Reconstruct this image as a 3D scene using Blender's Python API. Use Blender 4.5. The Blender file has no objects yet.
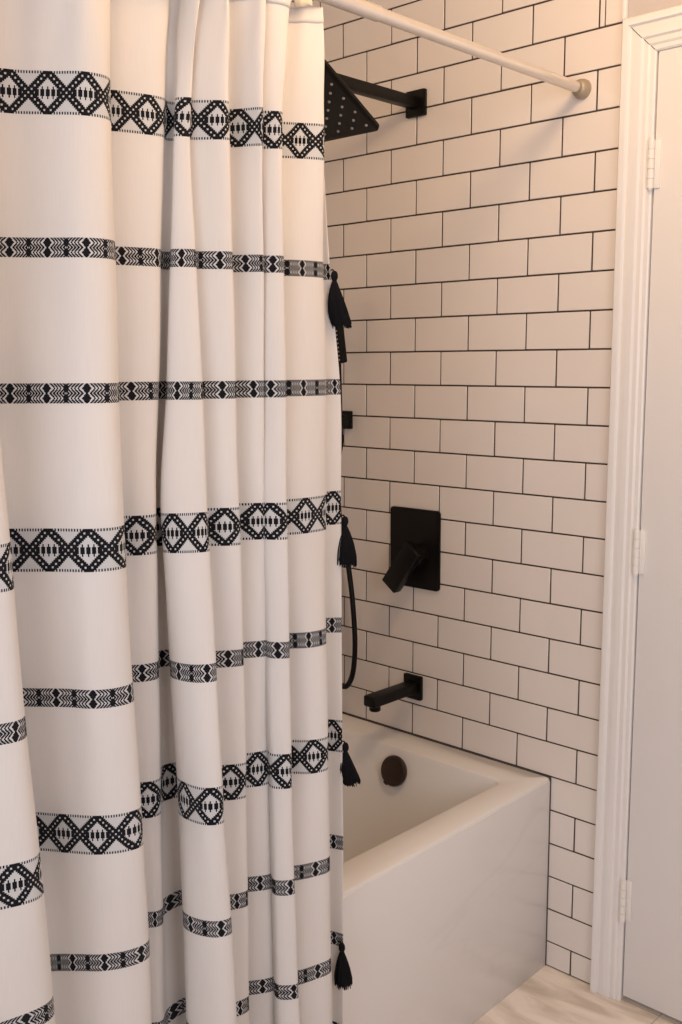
import bpy, bmesh, math, random
from mathutils import Vector, Matrix
random.seed(4)
S = bpy.context.scene
COL = S.collection

# ------------------------------------------------------------------ node helper
class X:
    """a socket or a constant, with arithmetic that lays down Math nodes"""
    def __init__(s, nt, v): s.nt, s.v = nt, v
    def op(s, o, *a):
        n = s.nt.nodes.new('ShaderNodeMath'); n.operation = o
        for i, q in enumerate((s,) + a):
            q = q.v if isinstance(q, X) else q
            if isinstance(q, (int, float)): n.inputs[i].default_value = q
            else: s.nt.links.new(q, n.inputs[i])
        return X(s.nt, n.outputs[0])
    def __add__(s, b): return s.op('ADD', b)
    def __sub__(s, b): return s.op('SUBTRACT', b)
    def __mul__(s, b): return s.op('MULTIPLY', b)
    def __truediv__(s, b): return s.op('DIVIDE', b)
    def rsub(s, a): return X(s.nt, a).op('SUBTRACT', s)
    def abs(s): return s.op('ABSOLUTE')
    def floor(s): return s.op('FLOOR')
    def round(s): return s.op('ROUND')
    def mod(s, b): return s.op('FLOORED_MODULO', b)
    def mn(s, b): return s.op('MINIMUM', b)
    def mx(s, b): return s.op('MAXIMUM', b)
    def lt(s, b): return s.op('LESS_THAN', b)
    def gt(s, b): return s.op('GREATER_THAN', b)
    def between(s, a, b): return s.gt(a) * s.lt(b)
    def OR(s, b): return s.mx(b)

def mat(name, col=(.8, .8, .8), rough=.5, metal=0.0, spec=.5, coat=0.0):
    m = bpy.data.materials.new(name); m.use_nodes = True
    b = m.node_tree.nodes['Principled BSDF']
    b.inputs['Base Color'].default_value = (*col, 1)
    b.inputs['Roughness'].default_value = rough
    b.inputs['Metallic'].default_value = metal
    b.inputs['Specular IOR Level'].default_value = spec
    b.inputs['Coat Weight'].default_value = coat
    return m

def noise_var(m, scale, amount, detail=3, bump=0.0, bscale=None):
    """soft procedural unevenness of colour (and bump) on a material"""
    nt = m.node_tree; b = nt.nodes['Principled BSDF']
    tc = nt.nodes.new('ShaderNodeTexCoord'); n = nt.nodes.new('ShaderNodeTexNoise')
    n.inputs['Scale'].default_value = scale; n.inputs['Detail'].default_value = detail
    nt.links.new(tc.outputs['Object'], n.inputs['Vector'])
    c = b.inputs['Base Color'].default_value[:3]
    mx = nt.nodes.new('ShaderNodeMix'); mx.data_type = 'RGBA'
    mx.inputs[6].default_value = (*[k * (1 - amount) for k in c], 1)
    mx.inputs[7].default_value = (*[min(1, k * (1 + amount)) for k in c], 1)
    nt.links.new(n.outputs['Fac'], mx.inputs[0]); nt.links.new(mx.outputs[2], b.inputs['Base Color'])
    if bump:
        n2 = nt.nodes.new('ShaderNodeTexNoise'); n2.inputs['Scale'].default_value = bscale or scale
        nt.links.new(tc.outputs['Object'], n2.inputs['Vector'])
        bp = nt.nodes.new('ShaderNodeBump'); bp.inputs['Strength'].default_value = bump; bp.inputs['Distance'].default_value = .002
        nt.links.new(n2.outputs['Fac'], bp.inputs['Height']); nt.links.new(bp.outputs[0], b.inputs['Normal'])
    return m

# ------------------------------------------------------------------ mesh helpers
def add_box(bm, x0, x1, y0, y1, z0, z1, bev=0.0, seg=2, mi=0, M=None):
    t = bmesh.new()
    r = bmesh.ops.create_cube(t, size=1)
    for v in t.verts:
        v.co = Vector(((x0 + x1) / 2 + v.co.x * (x1 - x0), (y0 + y1) / 2 + v.co.y * (y1 - y0), (z0 + z1) / 2 + v.co.z * (z1 - z0)))
    if bev: bmesh.ops.bevel(t, geom=t.edges[:], offset=bev, segments=seg, affect='EDGES', profile=.5)
    for f in t.faces: f.material_index = mi
    if M: t.transform(M)
    me = bpy.data.meshes.new('tmp'); t.to_mesh(me); t.free(); bm.from_mesh(me); bpy.data.meshes.remove(me)

def add_tube(bm, pts, rad, n=12, cap=True):
    pts = [Vector(p) for p in pts]
    if not isinstance(rad, (list, tuple)): rad = [rad] * len(pts)
    up = None; rings = []
    for i, p in enumerate(pts):
        a = pts[max(0, i - 1)]; b = pts[min(len(pts) - 1, i + 1)]
        t = (b - a).normalized()
        if up is None:
            up = Vector((0, 0, 1)) if abs(t.z) < .9 else Vector((1, 0, 0))
        s = t.cross(up).normalized(); up = s.cross(t).normalized()
        rings.append([bm.verts.new(p + rad[i] * (math.cos(2 * math.pi * k / n) * s + math.sin(2 * math.pi * k / n) * up)) for k in range(n)])
    for a, b in zip(rings, rings[1:]):
        for k in range(n): bm.faces.new((a[k], a[(k + 1) % n], b[(k + 1) % n], b[k]))
    if cap:
        bm.faces.new(rings[0][::-1]); bm.faces.new(rings[-1])

def add_lathe(bm, prof, n=32, M=None):
    """prof: (r, h) pairs turned round Z"""
    rings = []
    for r, h in prof:
        if r < 1e-6: rings.append([bm.verts.new((0, 0, h))])
        else: rings.append([bm.verts.new((r * math.cos(2 * math.pi * k / n), r * math.sin(2 * math.pi * k / n), h)) for k in range(n)])
    for a, b in zip(rings, rings[1:]):
        for k in range(n):
            q = []
            for v in (a[k % len(a)], a[(k + 1) % n % len(a)], b[(k + 1) % n % len(b)], b[k % len(b)]):
                if v not in q: q.append(v)
            if len(q) > 2: bm.faces.new(q)
    if M:
        vs = [v for r in rings for v in r]
        for v in vs: v.co = M @ v.co

def add_prism(bm, poly, axis_fn):
    """poly: 2-D points; axis_fn(u, v, side) -> point; both sides joined"""
    a = [bm.verts.new(axis_fn(u, v, 0)) for u, v in poly]; b = [bm.verts.new(axis_fn(u, v, 1)) for u, v in poly]
    n = len(poly)
    bm.faces.new(a[::-1]); bm.faces.new(b)
    for k in range(n): bm.faces.new((a[k], a[(k + 1) % n], b[(k + 1) % n], b[k]))

def obj(name, bm, m, parent=None, smooth=True, loc=None, kind=None):
    bmesh.ops.recalc_face_normals(bm, faces=bm.faces[:])
    me = bpy.data.meshes.new(name); bm.to_mesh(me); bm.free()
    for q in (m if isinstance(m, (list, tuple)) else [m]): me.materials.append(q)
    o = bpy.data.objects.new(name, me); COL.objects.link(o)
    if smooth:
        for p in me.polygons: p.use_smooth = True
        try: me.set_sharp_from_angle(angle=math.radians(38))
        except Exception: pass
    if parent is not None:
        o.parent = parent; o.matrix_parent_inverse = Matrix.Translation(-parent.location)
    if loc is not None:
        for v in me.vertices: v.co -= Vector(loc)
        o.location = loc
    if kind: o['kind'] = kind
    return o

def thing(name, label, cat, loc, group=None):
    o = bpy.data.objects.new(name, None); COL.objects.link(o); o.location = loc
    o.empty_display_size = .05
    o['label'] = label; o['category'] = cat
    if group: o['group'] = group
    return o

# ------------------------------------------------------------------ materials
M_tile = mat('glazed_white_tile', (.73, .68, .64), .16, spec=.45)
noise_var(M_tile, 9, .02, 2, bump=.05, bscale=14)
M_grout = mat('dark_grout', (.050, .038, .030), .9)
M_paint = noise_var(mat('grey_wall_paint', (.50, .46, .45), .75), 30, .02, 2, bump=.05, bscale=220)
M_ceil = mat('ceiling_paint', (.52, .50, .48), .9)
M_trim = noise_var(mat('white_trim_paint', (.76, .75, .74), .38), 25, .015, 2, bump=.04, bscale=60)
M_door = noise_var(mat('white_door_paint', (.76, .75, .75), .42), 12, .015, 2, bump=.05, bscale=90)
M_hinge = noise_var(mat('painted_hinge', (.78, .76, .73), .35), 80, .04, 2)
M_gap = mat('shadow_gap', (.05, .045, .04), .9)
M_black = noise_var(mat('matte_black_metal', (.005, .0044, .0042), .42, 0.0, .2), 60, .2, 2)
M_rub = mat('pale_rubber_nozzle', (.45, .43, .42), .6)
M_bronze = noise_var(mat('oil_rubbed_bronze', (.030, .017, .011), .36, .35, .5), 50, .3, 3)
M_tub = noise_var(mat('white_acrylic', (.78, .76, .73), .17, spec=.5), 3, .008, 2)
M_caulk = mat('dark_caulk', (.07, .06, .055), .8)
M_rod = noise_var(mat('satin_nickel', (.74, .70, .66), .32, .75), 40, .05, 2)
M_rodend = noise_var(mat('brushed_nickel_cup', (.42, .36, .28), .55, .5), 90, .10, 2)
M_yarn = noise_var(mat('black_tassel_yarn', (.008, .0075, .009), .9, spec=.1), 400, .4, 2)

# stone slab of the apron: white with a few grey veins and a tile seam
M_apron = mat('white_marble_slab', (.74, .72, .71), .2)
nt = M_apron.node_tree; b = nt.nodes['Principled BSDF']
tc = nt.nodes.new('ShaderNodeTexCoord')
def vein(nt, vec, scale, width, dist):
    n = nt.nodes.new('ShaderNodeTexNoise'); n.inputs['Scale'].default_value = scale; n.inputs['Detail'].default_value = 5
    n.inputs['Distortion'].default_value = dist
    nt.links.new(vec, n.inputs['Vector'])
    return (X(nt, n.outputs['Fac']) - .5).abs().op('DIVIDE', width).mn(1.0)
mp = nt.nodes.new('ShaderNodeMapping'); mp.inputs['Rotation'].default_value = (.6, .2, .3); mp.inputs['Scale'].default_value = (1, .8, 2.2)
nt.links.new(tc.outputs['Object'], mp.inputs['Vector'])
v = vein(nt, mp.outputs[0], 1.6, .018, .6)
mx = nt.nodes.new('ShaderNodeMix'); mx.data_type = 'RGBA'
mx.inputs[6].default_value = (.715, .695, .685, 1); mx.inputs[7].default_value = (.74, .72, .71, 1)
sx = nt.nodes.new('ShaderNodeSeparateXYZ'); nt.links.new(tc.outputs['Object'], sx.inputs[0])
yy, zz = X(nt, sx.outputs[1]), X(nt, sx.outputs[2])
seam = (yy + .192).abs().lt(.0008)
v = v.mn(X(nt, 1.0) - seam)
nt.links.new(v.v, mx.inputs[0]); nt.links.new(mx.outputs[2], b.inputs['Base Color'])

# floor: cream marble-look tiles with soft diagonal veins
M_floor = mat('cream_marble_tile', (.70, .62, .52), .32)
nt = M_floor.node_tree; b = nt.nodes['Principled BSDF']
tc = nt.nodes.new('ShaderNodeTexCoord')
mp = nt.nodes.new('ShaderNodeMapping'); mp.inputs['Rotation'].default_value = (0, 0, math.radians(38)); mp.inputs['Scale'].default_value = (2.2, 9, 1)
nt.links.new(tc.outputs['Object'], mp.inputs['Vector'])
n = nt.nodes.new('ShaderNodeTexNoise'); n.inputs['Scale'].default_value = 2.2; n.inputs['Detail'].default_value = 5; n.inputs['Distortion'].default_value = .8
nt.links.new(mp.outputs[0], n.inputs['Vector'])
cr = nt.nodes.new('ShaderNodeValToRGB')
cr.color_ramp.elements[0].position = .36; cr.color_ramp.elements[0].color = (.60, .52, .43, 1)
cr.color_ramp.elements[1].position = .58; cr.color_ramp.elements[1].color = (.86, .78, .68, 1)
nt.links.new(n.outputs['Fac'], cr.inputs[0])
sx = nt.nodes.new('ShaderNodeSeparateXYZ'); nt.links.new(tc.outputs['Object'], sx.inputs[0])
gx = ((X(nt, sx.outputs[0]) - .213).mod(.305)).op('PINGPONG', .1525).lt(.0012)
gy = ((X(nt, sx.outputs[1]) + .0).mod(.61)).op('PINGPONG', .305).lt(.0012)
mx = nt.nodes.new('ShaderNodeMix'); mx.data_type = 'RGBA'
mx.inputs[7].default_value = (.42, .37, .32, 1)
nt.links.new(gx.OR(gy).v, mx.inputs[0]); nt.links.new(cr.outputs[0], mx.inputs[6]); nt.links.new(mx.outputs[2], b.inputs['Base Color'])

# curtain cloth: cream weave with stitched black bands, drawn from the UV map (metres along the cloth, height)
WIDE = [1.669, 1.1191, 0.7534, 0.2238]
NARR = [1.4812, 1.3058, 0.9333, 0.5745, 0.4049]
PER, WH, NH = .0475, .0525, .0240
def cloth_material():
    m = mat('embroidered_cotton', (.8, .76, .70), .85, spec=.15)
    nt = m.node_tree; b = nt.nodes['Principled BSDF']
    b.inputs['Sheen Weight'].default_value = .15
    uv = nt.nodes.new('ShaderNodeUVMap'); uv.uv_map = 'cloth'
    sp = nt.nodes.new('ShaderNodeSeparateXYZ'); nt.links.new(uv.outputs[0], sp.inputs[0])
    u, z = X(nt, sp.outputs[0]), X(nt, sp.outputs[1])
    def nearest(cs):
        d = None
        for c in cs:
            q = (z - c).abs(); d = q if d is None else d.mn(q)
        return d
    dw, dn = nearest(WIDE), nearest(NARR)
    ph = (u / PER + .5).mod(1.0) - .5            # 0 at a diamond's centre
    i = (ph * 28).round().abs()                   # stitch column from the centre, 0..14
    # wide band
    j = (dw / (WH / 31)).round()                  # stitch row from the middle, 0..15
    inw = j.lt(15.5)
    s = i + j
    fi, fj = (ph * 12).abs(), dw / (WH / 12.6)    # the diagonals are worked in coarser steps
    bi, bj = fi.round(), fj.round()
    s2 = bi + bj
    dot = s2.between(5.5, 6.5) * (fi - bi).abs().lt(.27) * (fj - bj).abs().lt(.27) * bj.lt(5.5)
    sf = (fi * 2).round() / 2 + (fj * 2).round() / 2
    diag = sf.between(4.4, 7.6) * dot.rsub(1.0)
    k = ((i + 2).mod(4.0) - 2).abs()
    spin = (k.lt(.5) * j.lt(4.5)).OR(k.between(.5, 1.5) * j.lt(2.5)) * s.lt(11.5)
    edge = j.gt(13.5) * ((i / 1.0).mod(2.0).gt(.5).OR(i.lt(3.5)))
    wide = inw * ((diag.OR(spin) * j.lt(14.5)).OR(edge))
    # narrow band
    r = (dn / (NH / 24)).floor() / 2              # 0..5.5
    inn = r.lt(5.75)
    h = ((r - 2.75).abs() - .25) * .85            # 0..2.1
    i2 = (ph * 48).round().abs() / 2
    w = i2 + h
    nar = w.lt(2.8).OR(w.gt(4.1) * ((w - 4.1).mod(2.0).lt(1.3)))
    mid = (i2.rsub(12.0) + h).lt(2.0)
    nar = inn * nar.OR(mid)
    black = wide.OR(nar)
    inband = inw.OR(inn)
    # weave
    wv = ((u * 5200).op('SINE') * (z * 5200).op('SINE'))
    n = nt.nodes.new('ShaderNodeTexNoise'); n.inputs['Scale'].default_value = 1.0; n.inputs['Detail'].default_value = 2
    mp = nt.nodes.new('ShaderNodeMapping'); mp.inputs['Scale'].default_value = (700, 25, 1)
    nt.links.new(uv.outputs[0], mp.inputs[0]); nt.links.new(mp.outputs[0], n.inputs['Vector'])
    a = nt.nodes.new('ShaderNodeMix'); a.data_type = 'RGBA'
    a.inputs[6].default_value = (.80, .77, .74, 1); a.inputs[7].default_value = (.86, .83, .80, 1)
    nt.links.new(n.outputs['Fac'], a.inputs[0])
    g = nt.nodes.new('ShaderNodeMix'); g.data_type = 'RGBA'; g.inputs[7].default_value = (.70, .70, .70, 1)
    nt.links.new(inband.v, g.inputs[0]); nt.links.new(a.outputs[2], g.inputs[6])
    c = nt.nodes.new('ShaderNodeMix'); c.data_type = 'RGBA'; c.inputs[7].default_value = (.010, .010, .014, 1)
    nt.links.new(black.v, c.inputs[0]); nt.links.new(g.outputs[2], c.inputs[6])
    nt.links.new(c.outputs[2], b.inputs['Base Color'])
    bp = nt.nodes.new('ShaderNodeBump'); bp.inputs['Strength'].default_value = .25; bp.inputs['Distance'].default_value = .0006
    nt.links.new((black * .8 + X(nt, n.outputs['Fac']) * .5).v, bp.inputs['Height']); nt.links.new(bp.outputs[0], b.inputs['Normal'])
    # a little light comes through the cotton
    tr = nt.nodes.new('ShaderNodeBsdfTranslucent'); nt.links.new(c.outputs[2], tr.inputs[0])
    ms = nt.nodes.new('ShaderNodeMixShader'); ms.inputs[0].default_value = .34
    out = nt.nodes['Material Output']
    nt.links.new(b.outputs[0], ms.inputs[1]); nt.links.new(tr.outputs[0], ms.inputs[2]); nt.links.new(ms.outputs[0], out.inputs[0])
    return m
M_cloth = cloth_material()
M_cotton = noise_var(mat('plain_cotton', (.81, .78, .755), .85, spec=.15), 90, .03, 2)

# ------------------------------------------------------------------ the room
FZ = -.011            # floor level
CZ = 2.44             # ceiling
XL, XR, YF = -.832, 1.95, -2.75
APX = -.0625          # face of the tub apron
TUBZ = .4362

bm = bmesh.new(); add_box(bm, XL - .1, XR + .1, YF - .1, .12, FZ - .06, FZ); obj('floor', bm, M_floor, smooth=False, kind='structure')
bm = bmesh.new(); add_box(bm, XL - .1, XR + .1, YF - .1, .12, CZ, CZ + .06); obj('ceiling', bm, M_ceil, smooth=False, kind='structure')
bm = bmesh.new()
WX0, WX1 = .35, 1.55  # opening cut for the added fill window
add_box(bm, XL - .1, WX0, YF - .1, YF, FZ, CZ); add_box(bm, WX1, XR + .1, YF - .1, YF, FZ, CZ)
add_box(bm, WX0, WX1, YF - .1, YF, FZ, .85); add_box(bm, WX0, WX1, YF - .1, YF, 2.0, CZ)
obj('wall_front', bm, M_paint, smooth=False, kind='structure')
# right-hand wall, with the window that lets the daylight in
bm = bmesh.new()
WY0, WY1, WZ0, WZ1 = -2.05, -1.05, .85, 2.0
add_box(bm, XR, XR + .1, YF - .1, WY0, FZ, CZ); add_box(bm, XR, XR + .1, WY1, .12, FZ, CZ)
add_box(bm, XR, XR + .1, WY0, WY1, FZ, WZ0); add_box(bm, XR, XR + .1, WY0, WY1, WZ1, CZ)
obj('wall_right', bm, M_paint, smooth=False, kind='structure')

# tiled walls: every tile is bevelled geometry standing off a dark grout bed
TP, TH, G = .153, .0778, .0035
def tiles(bm, u0, u1, z0, z1, fn, ph=0.0):
    """tiles in the strip u0..u1 x z0..z1; fn(bm, a, b, c, d) lays one"""
    k = int(math.floor((z0 - .048) / TH)) - 1
    while .048 + k * TH < z1:
        a0, a1 = .048 + k * TH + G / 2, .048 + (k + 1) * TH - G / 2
        a0, a1 = max(a0, z0), min(a1, z1)
        if a1 - a0 > .006:
            off = ph if k % 2 else ph + TP / 2
            j = int(math.floor((u0 - off) / TP)) - 1
            while off + j * TP < u1:
                c0, c1 = off + j * TP + G / 2, off + (j + 1) * TP - G / 2
                c0, c1 = max(c0, u0), min(c1, u1)
                if c1 - c0 > .004:
                    if k == 25 and ph == 0 and c0 < .02 < c1:        # the sliver cut in above the door casing
                        fn(bm, c0, .0115, a0, a1); fn(bm, .0141, c1, a0, a1)
                    else: fn(bm, c0, c1, a0, a1)
                j += 1
        k += 1
def lay_y(y, s):
    def f(bm, c0, c1, a0, a1):
        t = random.uniform(-.0004, .0004)
        add_box(bm, c0, c1, min(y, y - s * .009) + t, max(y, y - s * .009) + t, a0, a1, bev=.0009, seg=1, mi=1)
    return f
def lay_x(x):
    def f(bm, c0, c1, a0, a1): add_box(bm, x - .009, x, c0, c1, a0, a1, bev=.0009, seg=1, mi=1)
    return f
TX1 = .052
DX0, DX1, DZ = .1235, .835, 1.925        # door opening
bm = bmesh.new()
add_box(bm, XL - .1, TX1 - .001, .0018, .12, FZ, CZ)
tiles(bm, XL, TX1, FZ + .002, CZ, lay_y(0.0, -1))
obj('wall_back', bm, [M_grout, M_tile], smooth=True, kind='structure')
bm = bmesh.new()
add_box(bm, TX1, DX0 - .004, 0.0, .12, FZ, CZ); add_box(bm, DX0 - .004, DX1 + .004, 0.0, .12, DZ + .012, CZ); add_box(bm, DX1 + .004, XR + .1, 0.0, .12, FZ, CZ)
obj('wall_door_side', bm, M_paint, smooth=False, kind='structure')
bm = bmesh.new()
add_box(bm, XL - .1, XL - .0072, YF, .0, FZ, CZ)
tiles(bm, -1.53, 0.0, FZ + .002, CZ, lay_x(XL), ph=.031)
obj('wall_left', bm, [M_grout, M_tile], smooth=True, kind='structure')
bm = bmesh.new()
add_box(bm, XL, -.06, -1.64, -1.5372, FZ, CZ)
def lay_end(bm, c0, c1, a0, a1): add_box(bm, c0, c1, -1.539, -1.53, a0, a1, bev=.0009, seg=1, mi=1)
tiles(bm, XL, -.06, FZ + .002, CZ, lay_end, ph=.02)
obj('wall_tub_end', bm, [M_grout, M_tile], smooth=True, kind='structure')

# pale edge strip closing the tile field above the casing
bm = bmesh.new(); add_box(bm, .0535, .0640, -.011, 0.0, 1.994, CZ, bev=.003)
obj('trim_1', bm, M_trim, kind='structure')

# door casing: moulded profile, mitred at the corners (one ring of three legs)
PROF = [(0, 0), (0, .0155), (.003, .0190), (.011, .0200), (.0145, .0185), (.0165, .0145), (.0175, .0125), (.0195, .0130), (.024, .0150), (.034, .0160), (.041, .0150),
        (.0435, .0120), (.0445, .0105), (.0475, .0115), (.054, .0122), (.0565, .0105), (.058, .0085), (.061, .0090), (.0655, .0088), (.0685, .0060), (.0685, 0)]
CX0, CX1, CTOP, CB = .0592, .8995, 1.9925, FZ
bm = bmesh.new(); rows = []
for q, d in PROF:
    rows.append([bm.verts.new((CX0 + q, -d, CB)), bm.verts.new((CX0 + q, -d, CTOP - q)), bm.verts.new((CX1 - q, -d, CTOP - q)), bm.verts.new((CX1 - q, -d, CB))])
for a, b_ in zip(rows, rows[1:]):
    for k in range(3): bm.faces.new((a[k], a[k + 1], b_[k + 1], b_[k]))
bm.faces.new([r[0] for r in rows]); bm.faces.new([r[3] for r in rows][::-1])
obj('trim_2', bm, M_trim, kind='structure')
# thin dark mitre joint following the moulding
bm = bmesh.new(); prev = None
for q, d in PROF[4:-1]:
    a = bm.verts.new((CX0 + q - .0005, -d - .0002, CTOP - q - .0005)); b_ = bm.verts.new((CX0 + q + .0005, -d - .0002, CTOP - q + .0005))
    a2 = bm.verts.new((CX0 + q - .0005, -d + .002, CTOP - q - .0005)); b2 = bm.verts.new((CX0 + q + .0005, -d + .002, CTOP - q + .0005))
    if prev:
        bm.faces.new((prev[0], prev[1], b_, a)); bm.faces.new((prev[0], a, a2, prev[2])); bm.faces.new((prev[1], prev[3], b2, b_)); bm.faces.new((prev[2], a2, b2, prev[3]))
    prev = (a, b_, a2, b2)
obj('trim_4', bm, M_gap, kind='structure', smooth=False)
# jamb lining
bm = bmesh.new()
add_box(bm, DX0 - .004, DX0 + .0035, -.006, .12, FZ, DZ + .012, bev=.001)
add_box(bm, DX1 - .0035, DX1 + .004, -.006, .12, FZ, DZ + .012, bev=.001)
add_box(bm, DX0, DX1, -.006, .12, DZ + .004, DZ + .012, bev=.001)
add_box(bm, DX0 + .003, DX0 + .016, .038, .06, FZ, DZ + .004); add_box(bm, DX1 - .016, DX1 - .003, .038, .06, FZ, DZ + .004)
obj('trim_3', bm, M_trim, kind='structure')
bm = bmesh.new(); add_box(bm, DX0 - .004, DX1 + .004, .10, .13, FZ, DZ + .012)  # near-black sheet paints in the shade behind the door gaps
obj('shade_backing', bm, M_gap, smooth=False, kind='structure')

door = bpy.data.objects.new('door_1', None); COL.objects.link(door); door.location = (DX0 + .0075, .0, FZ)
door['kind'] = 'structure'; door['category'] = 'door'
door['label'] = 'flat white painted door hung on three white hinges at right edge of the photo'
bm = bmesh.new(); add_box(bm, DX0 + .0065, DX1 - .006, -.003, .034, FZ + .012, DZ - .001, bev=.0018)
obj('door_panel', bm, M_door, door)
for hz in (1.7175, .966, .219):
    bm = bmesh.new()
    hx = DX0 + .0035
    for q in range(5):                                # five knuckles and the pin's tips
        add_tube(bm, [(hx, -.0115, hz - .0445 + q * .018), (hx, -.0115, hz - .0445 + q * .018 + .0170)], .0066, 14)
    add_tube(bm, [(hx, -.0115, hz - .0475), (hx, -.0115, hz + .0485)], .0048, 12)
    add_box(bm, hx, hx + .016, -.0062, -.0028, hz - .0445, hz + .0445, bev=.0008)
    add_box(bm, hx - .0085, hx, -.0105, -.0055, hz - .0445, hz + .0445, bev=.0008)
    obj('hinge', bm, M_hinge, door)
bm = bmesh.new()
add_lathe(bm, [(0, 0), (.03, 0), (.03, .006), (.012, .010), (.011, .035), (.024, .045), (.028, .058), (.022, .068), (0, .071)], 28,
          Matrix.Translation((DX1 - .065, -.003, .95)) @ Matrix.Rotation(math.radians(90), 4, 'X'))
obj('door_knob', bm, M_rodend, door)

# right-hand window, then an added one behind the photographer
bm = bmesh.new()
for a in ((WY0, WY0 + .05, WZ0, WZ1), (WY1 - .05, WY1, WZ0, WZ1), (WY0, WY1, WZ0, WZ0 + .05), (WY0, WY1, WZ1 - .05, WZ1), (WY0, WY1, 1.40, 1.44)):
    add_box(bm, XR + .03, XR + .08, a[0], a[1], a[2], a[3], bev=.004)
obj('window_1', bm, M_trim, kind='structure')
bm = bmesh.new()  # invented window frame, goes with the added fill light
for a in ((WX0, WX0 + .05, WZ0, WZ1), (WX1 - .05, WX1, WZ0, WZ1), (WX0, WX1, WZ0, WZ0 + .05), (WX0, WX1, WZ1 - .05, WZ1), (WX0, WX1, 1.40, 1.44)):
    add_box(bm, a[0], a[1], YF - .08, YF - .03, a[2], a[3], bev=.004)
obj('added_fill_window', bm, M_trim, kind='structure')

# ------------------------------------------------------------------ bathtub
SK = .018                                  # the tub stands a touch out of square to the tiled wall
def skew(bm):
    for v in bm.verts: v.co.x += SK * -v.co.y * min(1.0, max(0.0, (v.co.x + .125) / .055))
tub = thing('bathtub', 'white alcove bathtub with flat front apron under the black spout', 'bathtub', (-.45, -.765, FZ))
def rrect(x0, x1, y0, y1, r, z, n=6):
    P = []
    for cx, cy, a in ((x1 - r, y1 - r, 0), (x0 + r, y1 - r, 90), (x0 + r, y0 + r, 180), (x1 - r, y0 + r, 270)):
        for k in range(n + 1):
            t = math.radians(a + 90 * k / n); P.append((cx + r * math.cos(t), cy + r * math.sin(t), z))
    return P
bm = bmesh.new()
ox0, ox1, oy0, oy1 = XL + .002, APX, -1.528, -.003
ix0, ix1, iy0, iy1 = XL + .06, -.1290, -1.44, -.0950
L = [rrect(ox0, ox1, oy0, oy1, .002, FZ + .002), rrect(ox0, ox1, oy0, oy1, .002, TUBZ - .007), rrect(ox0 + .001, ox1 - .002, oy0 + .001, oy1 - .001, .002, TUBZ - .002),
     rrect(ox0 + .004, ox1 - .007, oy0 + .004, oy1 - .003, .003, TUBZ),
     rrect(ix0 - .006, ix1 + .006, iy0 - .006, iy1 + .006, .022, TUBZ), rrect(ix0 - .002, ix1 + .002, iy0 - .002, iy1 + .002, .022, TUBZ - .002),
     rrect(ix0, ix1, iy0, iy1, .022, TUBZ - .007),
     rrect(ix0 + .012, ix1 - .012, iy0 + .06, iy1 - .022, .04, .33), rrect(ix0 + .03, ix1 - .028, iy0 + .16, iy1 - .075, .06, .16),
     rrect(ix0 + .05, ix1 - .05, iy0 + .20, iy1 - .105, .07, .105), rrect(ix0 + .09, ix1 - .09, iy0 + .26, iy1 - .15, .07, .085)]
V = [[bm.verts.new(p) for p in l] for l in L]
for a, b_ in zip(V, V[1:]):
    for k in range(len(a)): bm.faces.new((a[k], a[(k + 1) % len(a)], b_[(k + 1) % len(a)], b_[k]))
bm.faces.new(V[-1])
skew(bm); obj('basin', bm, M_tub, tub)
bm = bmesh.new(); add_box(bm, APX - .012, APX + .0012, -1.528, -.0035, FZ, TUBZ - .0085, bev=.0012, seg=2)
skew(bm); obj('apron', bm, M_apron, tub)
bm = bmesh.new()
add_box(bm, XL + .003, APX - .003, -.0038, -.0002, TUBZ - .004, TUBZ + .0016); add_box(bm, APX - .004, APX + .0020, -.0036, -.0002, FZ + .001, TUBZ)
obj('caulk', bm, M_caulk, tub, smooth=False)
# round overflow cover on the end wall of the basin
ang = math.atan2(.022, .095)
Mo = Matrix.Translation((-.420, iy1 - .0125, .384)) @ Matrix.Rotation(math.radians(90) - ang, 4, 'X')
ov = None
bm = bmesh.new(); add_lathe(bm, [(0, .0), (.0345, .0), (.0365, .004), (.0365, .010), (.034, .0145), (.027, .016), (.012, .0165), (0, .0165)], 40, Mo)
ov = obj('overflow_cover', bm, M_bronze, tub); ov['label'] = 'round dark bronze overflow cover'
bm = bmesh.new(); add_box(bm, -.006, .006, -.040, -.028, .002, .013, bev=.002, M=Mo @ Matrix.Rotation(math.radians(-28), 4, 'Z'))
obj('overflow_lever', bm, M_bronze, ov)
ov.data.materials[0] = M_bronze

# ------------------------------------------------------------------ curtain rod
RX, RZ, RR = -.0315, 1.8835, .0105
rod = thing('curtain_rod', 'pale metal tension rod running from the tiled wall above the tub', 'curtain rod', (RX, 0, RZ))
bm = bmesh.new(); add_tube(bm, [(RX, -.004, RZ), (RX, -1.526, RZ)], RR, 24)
obj('tube', bm, M_rod, rod)
bm = bmesh.new(); add_tube(bm, [(RX, -.62, RZ), (RX, -1.524, RZ)], RR + .0016, 24)
obj('outer_tube', bm, M_rod, rod)
for y, s in ((0, -1), (-1.53, 1)):
    bm = bmesh.new()
    add_lathe(bm, [(0, 0), (.0195, 0), (.0195, .005), (.0180, .012), (.0145, .019), (.0112, .021), (.0112, .03), (0, .03)], 28,
              Matrix.Translation((RX, y, RZ)) @ Matrix.Rotation(math.radians(90 * -s), 4, 'X'))
    e = obj('end_cup', bm, M_rodend, rod)

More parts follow.
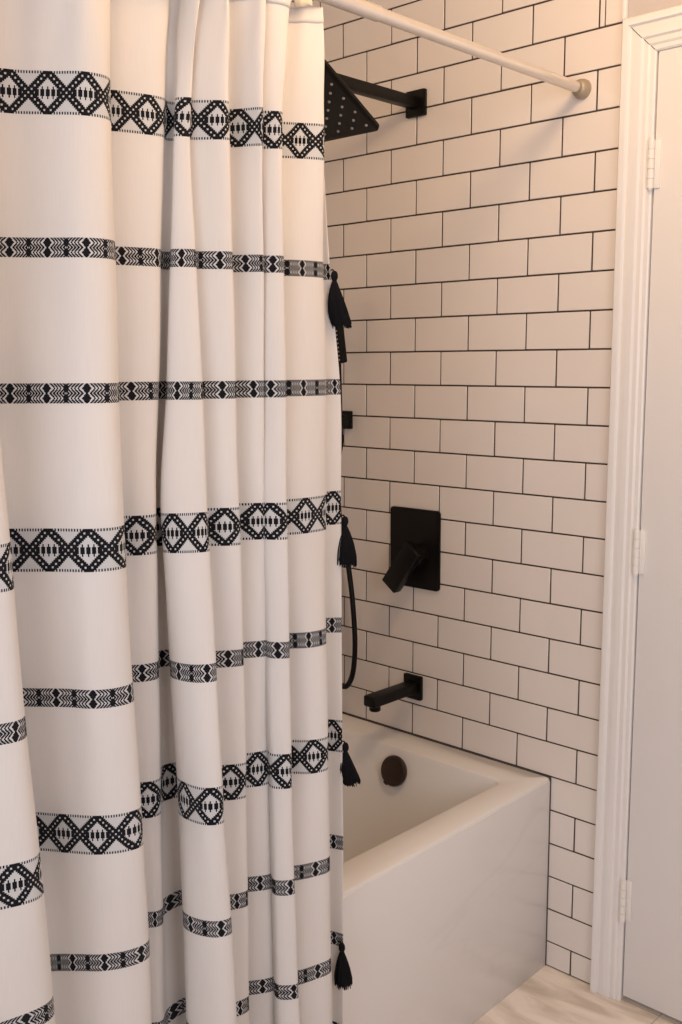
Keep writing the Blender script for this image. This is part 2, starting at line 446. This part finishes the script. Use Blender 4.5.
# ------------------------------------------------------------------ shower curtain
# <CURTAIN TABLE>
NAMES = ['L0', 'L1', 'f0', 'fe', 'hf', 'A0', 'A1', 'A2', 'A3', 'Ae', 'hA', 'B0', 'Bm', 'Be', 'V', 'V2', 'C0', 'C1', 'Ce', 'hC', 'D0', 'De', 'hD', 'E0', 'Ee', 'EF', 'F0', 'Fe', 'hF', 'G0', 'Gm', 'Ge', 'hG', 'H0', 'He']
PLAN = {
 1.868: [(-0.0300,-1.5000),(0.0100,-1.4500),(-0.0300,-1.3900),(-0.0200,-1.3350),(-0.1150,-1.2750),(-0.1000,-1.2160),(-0.0750,-1.1840),(-0.0450,-1.1500),(-0.0450,-1.1220),(-0.0650,-1.0960),(-0.1020,-1.0830),(-0.0930,-1.0750),(-0.0820,-1.0350),(-0.0850,-0.9890),(-0.1005,-0.9694),(-0.0956,-0.9624),(-0.0800,-0.9660),(-0.0620,-0.9670),(-0.0480,-0.9590),(-0.0700,-0.9510),(-0.0620,-0.9450),(-0.0300,-0.9300),(-0.0680,-0.9120),(-0.0600,-0.9020),(-0.0200,-0.8710),(-0.0420,-0.8620),(-0.0320,-0.8580),(-0.0200,-0.8210),(-0.0660,-0.7960),(-0.0580,-0.7820),(-0.0430,-0.7620),(-0.0330,-0.7420),(-0.0700,-0.7520),(-0.0820,-0.7560),(-0.0720,-0.7280)],
 1.669: [(-0.0244,-1.5020),(0.0204,-1.4523),(-0.0244,-1.3876),(-0.0064,-1.3329),(-0.1089,-1.2782),(-0.0940,-1.2254),(-0.0691,-1.1926),(-0.0393,-1.1578),(-0.0363,-1.1289),(-0.0592,-1.1050),(-0.0960,-1.0931),(-0.0870,-1.0851),(-0.0741,-1.0493),(-0.0691,-1.0155),(-0.0805,-1.0019),(-0.0746,-0.9890),(-0.0542,-1.0055),(-0.0462,-0.9996),(-0.0423,-0.9906),(-0.0602,-0.9866),(-0.0512,-0.9777),(-0.0194,-0.9429),(-0.0602,-0.9220),(-0.0522,-0.9110),(-0.0124,-0.8861),(-0.0363,-0.8772),(-0.0263,-0.8702),(-0.0104,-0.8523),(-0.0602,-0.8175),(-0.0522,-0.8065),(-0.0343,-0.7777),(-0.0253,-0.7508),(-0.0542,-0.7458),(-0.0582,-0.7409),(-0.0443,-0.7334)],
 1.4812: [(-0.0164,-1.5082),(0.0330,-1.4588),(0.0019,-1.3913),(0.0156,-1.3349),(-0.0904,-1.2859),(-0.0753,-1.2472),(-0.0423,-1.2106),(-0.0126,-1.1800),(-0.0070,-1.1520),(-0.0251,-1.1290),(-0.0749,-1.1095),(-0.0657,-1.1009),(-0.0525,-1.0720),(-0.0479,-1.0424),(-0.0704,-1.0209),(-0.0642,-1.0085),(-0.0378,-1.0308),(-0.0235,-1.0203),(-0.0176,-1.0050),(-0.0424,-0.9974),(-0.0331,-0.9879),(-0.0045,-0.9530),(-0.0447,-0.9335),(-0.0361,-0.9227),(-0.0036,-0.8963),(-0.0293,-0.8854),(-0.0114,-0.8858),(0.0064,-0.8670),(-0.0387,-0.8378),(-0.0298,-0.8269),(-0.0150,-0.7959),(-0.0164,-0.7619),(-0.0441,-0.7580),(-0.0382,-0.7418),(-0.0263,-0.7364)],
 1.3058: [(-0.0074,-1.5146),(0.0463,-1.4656),(0.0279,-1.3955),(0.0379,-1.3377),(-0.0714,-1.2941),(-0.0561,-1.2685),(-0.0155,-1.2284),(0.0139,-1.2018),(0.0219,-1.1747),(0.0084,-1.1525),(-0.0536,-1.1259),(-0.0441,-1.1168),(-0.0307,-1.0944),(-0.0265,-1.0688),(-0.0593,-1.0400),(-0.0528,-1.0279),(-0.0207,-1.0557),(-0.0007,-1.0409),(0.0071,-1.0199),(-0.0241,-1.0089),(-0.0146,-0.9988),(0.0110,-0.9638),(-0.0286,-0.9458),(-0.0194,-0.9350),(0.0063,-0.9073),(-0.0211,-0.8946),(0.0041,-0.9019),(0.0237,-0.8823),(-0.0170,-0.8583),(-0.0072,-0.8475),(0.0046,-0.8146),(0.0004,-0.7729),(-0.0250,-0.7610),(-0.0211,-0.7473),(-0.0113,-0.7306)],
 1.1191: [(0.0016,-1.5211),(0.0600,-1.4725),(0.0551,-1.3996),(0.0609,-1.3404),(-0.0518,-1.3024),(-0.0363,-1.2908),(0.0123,-1.2470),(0.0415,-1.2247),(0.0522,-1.1984),(0.0434,-1.1771),(-0.0314,-1.1430),(-0.0217,-1.1333),(-0.0081,-1.1178),(-0.0042,-1.0964),(-0.0480,-1.0598),(-0.0413,-1.0482),(-0.0032,-1.0818),(0.0230,-1.0624),(0.0327,-1.0351),(-0.0052,-1.0206),(0.0046,-1.0099),(0.0269,-0.9749),(-0.0120,-0.9584),(-0.0022,-0.9477),(0.0162,-0.9185),(-0.0129,-0.9039),(0.0201,-0.9185),(0.0415,-0.8981),(0.0055,-0.8796),(0.0162,-0.8689),(0.0250,-0.8339),(0.0182,-0.7951),(-0.0149,-0.7776),(-0.0081,-0.7659),(-0.0003,-0.7406)],
 0.7534: [(0.0152,-1.5355),(0.0728,-1.4875),(0.0555,-1.4059),(0.0699,-1.3282),(-0.0520,-1.2811),(-0.0386,-1.2686),(0.0008,-1.2408),(0.0296,-1.2216),(0.0478,-1.1947),(0.0488,-1.1678),(-0.0280,-1.1314),(-0.0184,-1.1218),(-0.0107,-1.1112),(-0.0098,-1.0958),(-0.0423,-1.0665),(-0.0367,-1.0426),(0.0104,-1.0766),(0.0603,-1.0747),(0.0728,-1.0536),(0.0066,-1.0181),(0.0162,-1.0075),(0.0334,-0.9758),(-0.0021,-0.9624),(0.0075,-0.9528),(0.0200,-0.9182),(-0.0405,-0.8654),(0.0363,-0.9278),(0.0565,-0.9086),(0.0075,-0.8808),(0.0181,-0.8693),(0.0402,-0.8501),(0.0469,-0.8222),(-0.0165,-0.7800),(-0.0088,-0.7675),(0.0142,-0.7541)],
 0.5745: [(0.0175,-1.5363),(0.0749,-1.4884),(0.0510,-1.4070),(0.0577,-1.3112),(-0.0300,-1.2817),(-0.0302,-1.2637),(-0.0017,-1.2355),(0.0222,-1.2135),(0.0385,-1.1838),(0.0376,-1.1560),(-0.0295,-1.1205),(-0.0199,-1.1100),(-0.0151,-1.1033),(-0.0151,-1.0947),(-0.0338,-1.0751),(-0.0343,-1.0388),(0.0155,-1.0765),(0.0654,-1.0640),(0.0740,-1.0420),(0.0155,-1.0132),(0.0251,-1.0027),(0.0328,-0.9768),(-0.0036,-0.9615),(0.0060,-0.9510),(0.0222,-0.9155),(-0.0378,-0.8587),(0.0405,-0.9280),(0.0587,-0.9069),(0.0203,-0.8916),(0.0309,-0.8801),(0.0433,-0.8513),(0.0481,-0.8207),(-0.0132,-0.7795),(-0.0055,-0.7670),(0.0175,-0.7565)],
 0.1137: [(0.0175,-1.5363),(0.0749,-1.4884),(0.0414,-1.4070),(0.0414,-1.2920),(-0.0302,-1.2684),(-0.0304,-1.2531),(-0.0094,-1.2259),(0.0117,-1.2029),(0.0270,-1.1742),(0.0251,-1.1435),(-0.0330,-1.1102),(-0.0266,-1.1014),(-0.0228,-1.0956),(-0.0247,-1.0880),(-0.0339,-1.0753),(-0.0346,-1.0322),(0.0155,-1.0669),(0.0673,-1.0477),(0.0730,-1.0266),(0.0127,-1.0017),(0.0222,-0.9912),(0.0136,-0.9567),(-0.0189,-0.9452),(-0.0094,-0.9356),(0.0079,-0.8944),(-0.0380,-0.8521),(0.0328,-0.9098),(0.0615,-0.8868),(0.0309,-0.8772),(0.0424,-0.8676),(0.0462,-0.8417),(0.0443,-0.8120),(-0.0228,-0.7661),(-0.0170,-0.7507),(0.0079,-0.7479)],
}
U_AT = {   # metres along the cloth at each of those stations
 1.669: [-0.0494,0.0189,0.0991,0.1583,0.2769,0.3333,0.3764,0.4243,0.4552,0.4903,0.5843,0.6140,0.6538,0.6897,0.7202,0.7454,0.7905,0.8012,0.8118,0.8748,0.9183,0.9685,1.0199,1.0355,1.0850,1.1131,1.1265,1.1522,1.1994,1.2101,1.2455,1.2758,1.3057,1.3124,1.3284],
 1.1191: [-0.0236,0.0532,0.1271,0.1879,0.3088,0.3288,0.3928,0.4289,0.4571,0.4802,0.5822,0.5997,0.6200,0.6419,0.7093,0.7261,0.7865,0.8304,0.8695,0.9155,0.9320,0.9736,1.0105,1.0232,1.0578,1.0933,1.1325,1.1629,1.1962,1.2087,1.2443,1.2834,1.3101,1.3198,1.3458],
 0.7534: [-0.0196,0.0565,0.1410,0.2260,0.3251,0.3394,0.3901,0.4267,0.4611,0.4904,0.5897,0.6059,0.6198,0.6364,0.7027,0.7300,0.7909,0.8453,0.8730,0.9281,0.9388,0.9777,1.0144,1.0276,1.0673,1.0898,1.1175,1.1489,1.1890,1.2003,1.2313,1.2625,1.3117,1.3214,1.3495],
}
# </CURTAIN TABLE>
def catmull(P, n):
    Q = [2 * P[0] - P[1]] + P + [2 * P[-1] - P[-2]]; out = []
    for i in range(len(P) - 1):
        p0, p1, p2, p3 = Q[i:i + 4]
        t0 = 0; t1 = (p1 - p0).length ** .5; t2 = t1 + (p2 - p1).length ** .5; t3 = t2 + (p3 - p2).length ** .5
        for k in range(n):
            t = t1 + (t2 - t1) * k / n
            A1 = (t1 - t) / (t1 - t0) * p0 + (t - t0) / (t1 - t0) * p1; A2 = (t2 - t) / (t2 - t1) * p1 + (t - t1) / (t2 - t1) * p2; A3 = (t3 - t) / (t3 - t2) * p2 + (t - t2) / (t3 - t2) * p3
            B1 = (t2 - t) / (t2 - t0) * A1 + (t - t0) / (t2 - t0) * A2; B2 = (t3 - t) / (t3 - t1) * A2 + (t - t1) / (t3 - t1) * A3
            out.append((t2 - t) / (t2 - t1) * B1 + (t - t1) / (t2 - t1) * B2)
    return out + [P[-1]]
ZS = sorted(PLAN)
def pchip(xs, ys):
    n = len(xs); h = [xs[i + 1] - xs[i] for i in range(n - 1)]; d = [(ys[i + 1] - ys[i]) / h[i] for i in range(n - 1)]
    m = [d[0]] + [0 if d[i - 1] * d[i] <= 0 else (h[i - 1] + h[i]) * 3 / ((2 * h[i] + h[i - 1]) / d[i - 1] + (h[i] + 2 * h[i - 1]) / d[i]) for i in range(1, n - 1)] + [d[-1]]
    def f(x):
        i = max(0, min(n - 2, next((k for k in range(n - 1) if x <= xs[k + 1]), n - 2)))
        t = (x - xs[i]) / h[i]
        return (2 * t**3 - 3 * t * t + 1) * ys[i] + (t**3 - 2 * t * t + t) * h[i] * m[i] + (3 * t * t - 2 * t**3) * ys[i + 1] + (t**3 - t * t) * h[i] * m[i + 1]
    return f
FX = [pchip(ZS, [PLAN[z][i][0] for z in ZS]) for i in range(len(NAMES))]
FY = [pchip(ZS, [PLAN[z][i][1] for z in ZS]) for i in range(len(NAMES))]
SUB = 10
def plan_at(z): return catmull([Vector((FX[i](z), FY[i](z))) for i in range(len(NAMES))], SUB)
ZU = sorted(U_AT)
FU = [pchip(ZU, [U_AT[z][i] for z in ZU]) for i in range(len(NAMES))]
def u_list(z):
    z = max(ZU[0], min(ZU[-1], z)); base = [f(z) for f in FU]
    f = pchip(list(range(len(base))), base)
    return [f(k / SUB) for k in range((len(base) - 1) * SUB + 1)]
HEMZ = 1.863
def cloth(zs, off=0.0, wob=True):
    bm = bmesh.new(); lay = bm.loops.layers.uv.new('cloth'); rows = []
    for z in zs:
        c = plan_at(z); UL = u_list(z); row = []
        for k, p in enumerate(c):
            a = c[max(0, k - 1)]; b_ = c[min(len(c) - 1, k + 1)]; t = (b_ - a).normalized(); nrm = Vector((t.y, -t.x))
            w = 0
            if wob:                                  # the cloth is never quite even
                uu = UL[k]
                w = .0007 * math.sin(uu * 61 + z * 9) * math.sin(z * 5.3 + uu * 17) + .0005 * math.sin(z * 23 + uu * 40)
                top = max(0, (z - 1.60) / .27)       # creases near the heading
                w += .0026 * top * math.sin(uu * 95 - z * 30) * math.sin(uu * 31 + z * 12)
            q = p + nrm * (w + off)
            up = max(0, (z - 1.60) / .268) ** 2; g = k / SUB
            sag = up * (.022 * min(1, max(0, (g - NAMES.index('hG') + .6) / .8)) + .003 * math.sin(UL[k] * 30))
            row.append(bm.verts.new((q.x, q.y, z + sag)))
        rows.append((z, row, UL))
    for (z0, a, A), (z1, b_, B) in zip(rows, rows[1:]):
        for k in range(len(a) - 1):
            f = bm.faces.new((a[k], a[k + 1], b_[k + 1], b_[k]))
            for lp, (uu, zz) in zip(f.loops, ((A[k], z0), (A[k + 1], z0), (B[k + 1], z1), (B[k], z1))): lp[lay].uv = (uu, zz)
    return bm
cur = thing('shower_curtain', 'cream cotton shower curtain with black embroidered bands and tassels hanging from the rod', 'shower curtain', (-.03, -1.1, .06))
N = 150
pan = obj('fabric_panel', cloth([.06 + (HEMZ - .06) * k / N for k in range(N + 1)]), M_cloth, cur)
so = pan.modifiers.new('thickness', 'SOLIDIFY'); so.thickness = .0011; so.offset = 0
hem = obj('heading_hem', cloth([HEMZ - .022 + .0225 * k / 4 for k in range(5)], .0007), M_cloth, cur)
so = hem.modifiers.new('thickness', 'SOLIDIFY'); so.thickness = .0010; so.offset = 0
# small wire hooks over the rod (out of the photo, except that they carry the cloth)
ctop = plan_at(HEMZ)
for nm in ('L1', 'fe', 'A2', 'B0', 'C0', 'De', 'Ee', 'Fe'):
    p = ctop[NAMES.index(nm) * SUB]
    bm = bmesh.new()
    y = p.y; pts = [(p.x, y, HEMZ - .012)]
    pts += [(p.x + (RX + .016 - p.x) * .6, y, HEMZ - .006), (RX + .0165, y, HEMZ + .004)]
    for k in range(9):
        t = math.radians(-20 + 220 * k / 8); pts.append((RX + .0142 * math.cos(t), y, RZ + .0142 * math.sin(t)))
    add_tube(bm, pts, .0011, 8)
    obj('hook', bm, M_rod, cur)

# tassels on the free edge
def make_tassel(name, top, length, spread, lean, seed, head=.0055):
    rnd = random.Random(seed)
    bm = bmesh.new()
    t = Vector(top)
    # bound head and neck
    for k in range(26):
        pass
    add_lathe(bm, [(0, .006), (.003, .0055), (head * .9, .002), (head, -.002), (head * .95, -.005), (head * .62, -.009), (head * .70, -.0105), (head * .62, -.012)], 18, Matrix.Translation(t))
    add_tube(bm, [t + Vector((-.006, -.002, .007)), t + Vector((-.003, -.001, .008)), t + Vector((0, 0, .005))], .0012, 8)
    knot = obj(name, bm, M_yarn, cur)
    bm = bmesh.new()
    b0 = t + Vector((0, 0, -.0105)); ax = Vector(lean)
    # inner core keeps it dense
    core = []
    for k in range(7):
        q = k / 6; core.append((b0 + ax * length * q * q * .9 + Vector((0, 0, -length * .93 * q)), head * .6 + (spread * .80 - head * .6) * (1 - (1 - q) ** 2.2)))
    add_tube(bm, [c[0] for c in core], [c[1] for c in core], 18)
    for k in range(110):
        a = rnd.uniform(0, 2 * math.pi); rr = (rnd.uniform(.75, 1.0)) ; dl = rnd.uniform(.92, 1.04)
        d = Vector((math.cos(a), math.sin(a), 0)); pts = []
        for s in range(7):
            q = s / 6
            r = (head * .6 + (spread - head * .6) * (1 - (1 - q) ** 2.0)) * rr
            pts.append(b0 + d * r + ax * length * q * q + Vector((rnd.uniform(-1, 1), rnd.uniform(-1, 1), 0)) * .0005 * q + Vector((0, 0, -length * dl * q)))
        add_tube(bm, pts, [.0010] * 6 + [.0006], 5)
    obj('fringe', bm, M_yarn, knot)
    return knot
def edge(z, dy=.003, dx=.001):
    c = plan_at(z)[-1]; return (c.x + dx, c.y + dy, z)
make_tassel('tassel', edge(NARR[0] - .005, .002, .007), .068, .0165, (.03, .19, 0), 1)
make_tassel('tassel', edge(WIDE[1] - .021, .008), .062, .0190, (0, .02, 0), 2)
make_tassel('tassel', edge(WIDE[2] - .018, .006), .054, .0160, (.0, .24, 0), 3)
make_tassel('tassel', edge(NARR[4] - .009, -.004), .058, .0150, (0, .06, 0), 4)

# ------------------------------------------------------------------ fittings on the tiled wall
def plate(bm, x0, x1, z0, z1, y0, y1, r, bev=.0015):
    t = bmesh.new()
    P = rrect(x0, x1, z0, z1, r, 0, 5)
    vs = [t.verts.new((p[0], y0, p[1])) for p in P]
    f = t.faces.new(vs); e = bmesh.ops.extrude_face_region(t, geom=[f])
    for g in e['geom']:
        if isinstance(g, bmesh.types.BMVert): g.co.y = y1
    bmesh.ops.recalc_face_normals(t, faces=t.faces[:])
    ed = [q for q in t.edges if abs(q.verts[0].co.y - y1) < 1e-6 and abs(q.verts[1].co.y - y1) < 1e-6]
    bmesh.ops.bevel(t, geom=ed, offset=bev, segments=2, affect='EDGES')
    me = bpy.data.meshes.new('tmp'); t.to_mesh(me); t.free(); bm.from_mesh(me); bpy.data.meshes.remove(me)

# mixer valve
vx0, vx1, vz0, vz1 = -.527, -.376, .808, 1.000
val = thing('shower_valve', 'black rectangular shower valve plate with angled lever on the white tiles', 'shower valve', ((vx0 + vx1) / 2, 0, (vz0 + vz1) / 2))
bm = bmesh.new(); plate(bm, vx0, vx1, vz0, vz1, 0, -.007, .009)
obj('valve_plate', bm, M_black, val)
PV = Vector((-.4300, 0, .893))
bm = bmesh.new(); add_lathe(bm, [(.026, 0), (.026, .030), (.024, .032), (0, .032)], 32, Matrix.Translation((PV.x, -.006, PV.z)) @ Matrix.Rotation(math.radians(90), 4, 'X'))
hub = obj('valve_hub', bm, M_black, val)
Ml = Matrix.Translation((PV.x, -.05, PV.z)) @ Matrix.Rotation(math.radians(36), 4, 'Y')
bm = bmesh.new(); add_box(bm, -.0235, .0235, -.012, .014, -.098, .026, bev=.002, M=Ml)
obj('lever', bm, M_black, val)
# tub spout
sp_ = thing('tub_spout', 'black tub spout on a square plate above the tub rim', 'tub spout', (-.4525, 0, .56))
bm = bmesh.new(); plate(bm, -.4795, -.4255, .530, .590, 0, -.010, .003)
obj('spout_plate', bm, M_black, sp_)
bm = bmesh.new(); add_box(bm, -.470, -.435, -.168, -.006, .5475, .5735, bev=.004, seg=3)
bd = obj('spout_body', bm, M_black, sp_)
bm = bmesh.new(); add_lathe(bm, [(.0135, .006), (.0135, -.010), (.012, -.012), (.010, -.012), (.010, -.006), (0, -.006)], 24, Matrix.Translation((-.4525, -.146, .5465)))
obj('aerator', bm, M_black, sp_)

# rain shower head on a straight arm
hx, hz = -.457, 1.9265
sh = thing('rain_shower', 'black square rain shower head on a wall arm, half behind the curtain', 'shower head', (hx, 0, hz))
bm = bmesh.new(); plate(bm, -.4845, -.4290, hz - .0285, hz + .0285, 0, -.010, .003)
obj('wall_flange', bm, M_black, sh)
bm = bmesh.new(); add_box(bm, hx - .012, hx + .012, -.345, -.006, hz - .0125, hz + .0125, bev=.003, seg=2)
obj('arm', bm, M_black, sh)
TI = math.radians(31)
hc = Vector((-.455, -.331, 1.868))
Mh = Matrix.Translation(hc) @ Matrix.Rotation(-TI, 4, 'X')       # outer edge tipped up, face turned to the bather
bm = bmesh.new()
add_lathe(bm, [(.010, .004), (.016, .006), (.016, .018), (.013, .024), (.015, .030), (.017, .038), (.013, .048), (.006, .052), (0, .053)], 24, Mh)
add_tube(bm, [Mh @ Vector((0, 0, .034)), (hx, -.338, hz - .004)], .011, 16)
obj('ball_joint', bm, M_black, sh)
bm = bmesh.new()
P1 = rrect(-.102, .102, -.102, .102, .015, 0, 6)
lv = [(1, .006, 1), (1, .0005, 1), (.988, -.001, 1), (.25, -.001, 0)]
rings = []
for s, z, _ in [(.985, .0075, 1), (1, .006, 1), (1, .0005, 1), (.985, -.001, 1)]:
    rings.append([bm.verts.new(Mh @ Vector((p[0] * s, p[1] * s, z))) for p in P1])
for a, b_ in zip(rings, rings[1:]):
    for k in range(len(a)): bm.faces.new((a[k], a[(k + 1) % len(a)], b_[(k + 1) % len(a)], b_[k]))
bm.faces.new(rings[0]); bm.faces.new(rings[-1])
hp = obj('head_plate', bm, M_black, sh)
nz = None
for i in range(9):
    for j in range(9):
        if (i + j) % 2: continue
        c = Vector(((i - 4) * .0198, (j - 4) * .0198, 0))
        if nz is None:
            bm = bmesh.new(); add_lathe(bm, [(.0030, .0), (.0027, -.0022), (.0018, -.0030), (0, -.0030)], 10)
            nz = obj('nozzle', bm, M_rub, hp); nz['label'] = 'pale rubber nozzle'; q = nz
        else:
            q = nz.copy(); COL.objects.link(q)
        q.parent = hp; q.matrix_parent_inverse = Matrix.Translation(-sh.location)
        q.matrix_parent_inverse = Matrix.Identity(4)
        q.matrix_basis = Matrix.Identity(4)
        q.matrix_basis = Mh @ Matrix.Translation(c + Vector((0, 0, -.001)))

# hand shower in its wall holder
br = thing('shower_holder', 'small black square holder on the tiles below the first tassel', 'holder', (-.677, 0, 1.204))
bm = bmesh.new(); plate(bm, -.699, -.657, 1.182, 1.2265, 0, -.012, .002)
obj('holder_plate', bm, M_black, br)
bm = bmesh.new(); add_box(bm, -.671, -.659, -.022, -.010, 1.192, 1.216, bev=.002)
for q in (-.678, -.6585): add_box(bm, q, q + .006, -.047, -.018, 1.190, 1.218, bev=.0015)
add_box(bm, -.678, -.6525, -.022, -.016, 1.190, 1.218, bev=.0015)
obj('holder_arm', bm, M_black, br)

hs = thing('hand_shower', 'slim black hand shower with looping hose hanging behind the curtain edge', 'hand shower', (-.665, -.035, 1.16))
wd = Vector((0, -.045, 1)).normalized(); w0 = Vector((-.6655, -.0340, 1.165))
def wp(s, o=(0, 0, 0)): return w0 + wd * s + Vector(o)
bm = bmesh.new(); add_tube(bm, [wp(0), wp(.01), wp(.09), wp(.17), wp(.185)], [.0055, .0060, .0060, .0062, .0070], 16)
obj('handle', bm, M_black, hs)
Mw = Matrix.Translation(wp(.245, (.0055, -.006, 0))) @ Matrix.Rotation(math.atan2(.15, 1), 4, 'X')
bm = bmesh.new(); add_box(bm, -.0135, .0165, -.010, .010, -.065, .085, bev=.004, seg=3, M=Mw)
hd = obj('spray_head', bm, M_black, hs)
bm = bmesh.new()
hose = [wp(.004), wp(-.02, (0, -.002, 0)), (-.671, -.040, 1.10), (-.674, -.040, 1.04), (-.664, -.04, .957), (-.646, -.04, .894), (-.634, -.040, .832), (-.622, -.040, .757), (-.6134, -.040, .655), (-.617, -.041, .582), (-.6307, -.041, .542), (-.6516, -.042, .5258),
        (-.690, -.043, .540), (-.712, -.04, .62), (-.722, -.038, .72), (-.724, -.03, .80), (-.724, -.012, .835)]
hp3 = [Vector(p) for p in hose]
def cr3(P, n):
    Q = [2 * P[0] - P[1]] + P + [2 * P[-1] - P[-2]]; o = []
    for i in range(len(P) - 1):
        a, b_, c, d = Q[i:i + 4]
        for k in range(n):
            t = k / n
            o.append(.5 * ((2 * b_) + (c - a) * t + (2 * a - 5 * b_ + 4 * c - d) * t * t + (3 * b_ - a - 3 * c + d) * t**3))
    return o + [P[-1]]
add_tube(bm, cr3(hp3, 8), .0068, 12)
obj('hose', bm, M_black, hs)
bm = bmesh.new(); plate(bm, -.746, -.702, .815, .859, 0, -.010, .003)
add_tube(bm, [(-.724, -.004, .836), (-.724, -.022, .836)], .010, 14)
obj('hose_outlet', bm, M_black, hs)
bm = bmesh.new()
for i in range(14):
    add_tube(bm, [Mw @ Vector((0, -.0095, -.056 + i * .0100)), Mw @ Vector((0, -.0125, -.056 + i * .0100))], .0016, 8)
for i in range(14):
    add_tube(bm, [Mw @ Vector((.008, -.0095, -.056 + i * .0100)), Mw @ Vector((.008, -.0125, -.056 + i * .0100))], .0016, 8)
obj('spray_face', bm, M_rub, hd)

# ------------------------------------------------------------------ light
def area(name, loc, target, size, power, col, sy=None):
    l = bpy.data.lights.new(name, 'AREA'); l.energy = power; l.color = col
    l.shape = 'RECTANGLE' if sy else 'DISK'; l.size = size
    if sy: l.size_y = sy
    o = bpy.data.objects.new(name, l); COL.objects.link(o); o.location = loc
    o.rotation_euler = (Vector(target) - Vector(loc)).to_track_quat('-Z', 'Y').to_euler()
    return o
pl = bpy.data.lights.new('vanity_lamp', 'POINT'); pl.energy = 17.5; pl.color = (1.0, .645, .34); pl.shadow_soft_size = .11
po = bpy.data.objects.new('vanity_lamp', pl); COL.objects.link(po); po.location = (.37, -.71, 2.23)
area('daylight_and_fill', (XR - .01, (WY0 + WY1) / 2, 1.42), (0, (WY0 + WY1) / 2 + .2, 1.30), .95, 13, (1.0, .94, .97), 1.1)
area('daylight_and_fill', ((WX0 + WX1) / 2, YF + .01, 1.42), ((WX0 + WX1) / 2 - .2, 0, 1.0), 1.1, 15, (1.0, .95, .98), 1.1)  # added fill for the door and lower tiles, at the invented window
w = bpy.data.worlds.new('World'); S.world = w; w.use_nodes = True
w.node_tree.nodes['Background'].inputs[0].default_value = (.75, .85, 1, 1); w.node_tree.nodes['Background'].inputs[1].default_value = .6

# ------------------------------------------------------------------ camera
cam = bpy.data.cameras.new('camera'); co = bpy.data.objects.new('camera', cam); COL.objects.link(co)
cam.sensor_fit = 'VERTICAL'; cam.sensor_height = 36.0; cam.lens = 36.0 * 1035.108 / 1024
R = Matrix(((.7279, .6857, -.0024), (-.0940, .1032, .9902), (.6792, -.7206, .1396))).transposed()
yaw, pitch, roll = -2.3858, -.1401, -.0024
f = Vector((math.sin(yaw) * math.cos(pitch), -math.cos(yaw) * math.cos(pitch), math.sin(pitch)))
r = f.cross(Vector((0, 0, 1))).normalized(); u = r.cross(f)
c_, s_ = math.cos(roll), math.sin(roll)
rr, uu = c_ * r + s_ * u, -s_ * r + c_ * u
co.matrix_world = Matrix((( rr.x, uu.x, -f.x, 1.100), (rr.y, uu.y, -f.y, -1.908), (rr.z, uu.z, -f.z, 1.3378), (0, 0, 0, 1)))
cam.clip_start = .02
S.camera = co
S.view_settings.view_transform = 'Standard'; S.view_settings.look = 'None'
S.view_settings.exposure = 0.16; S.view_settings.gamma = 1.0; S.view_settings.use_curve_mapping = False
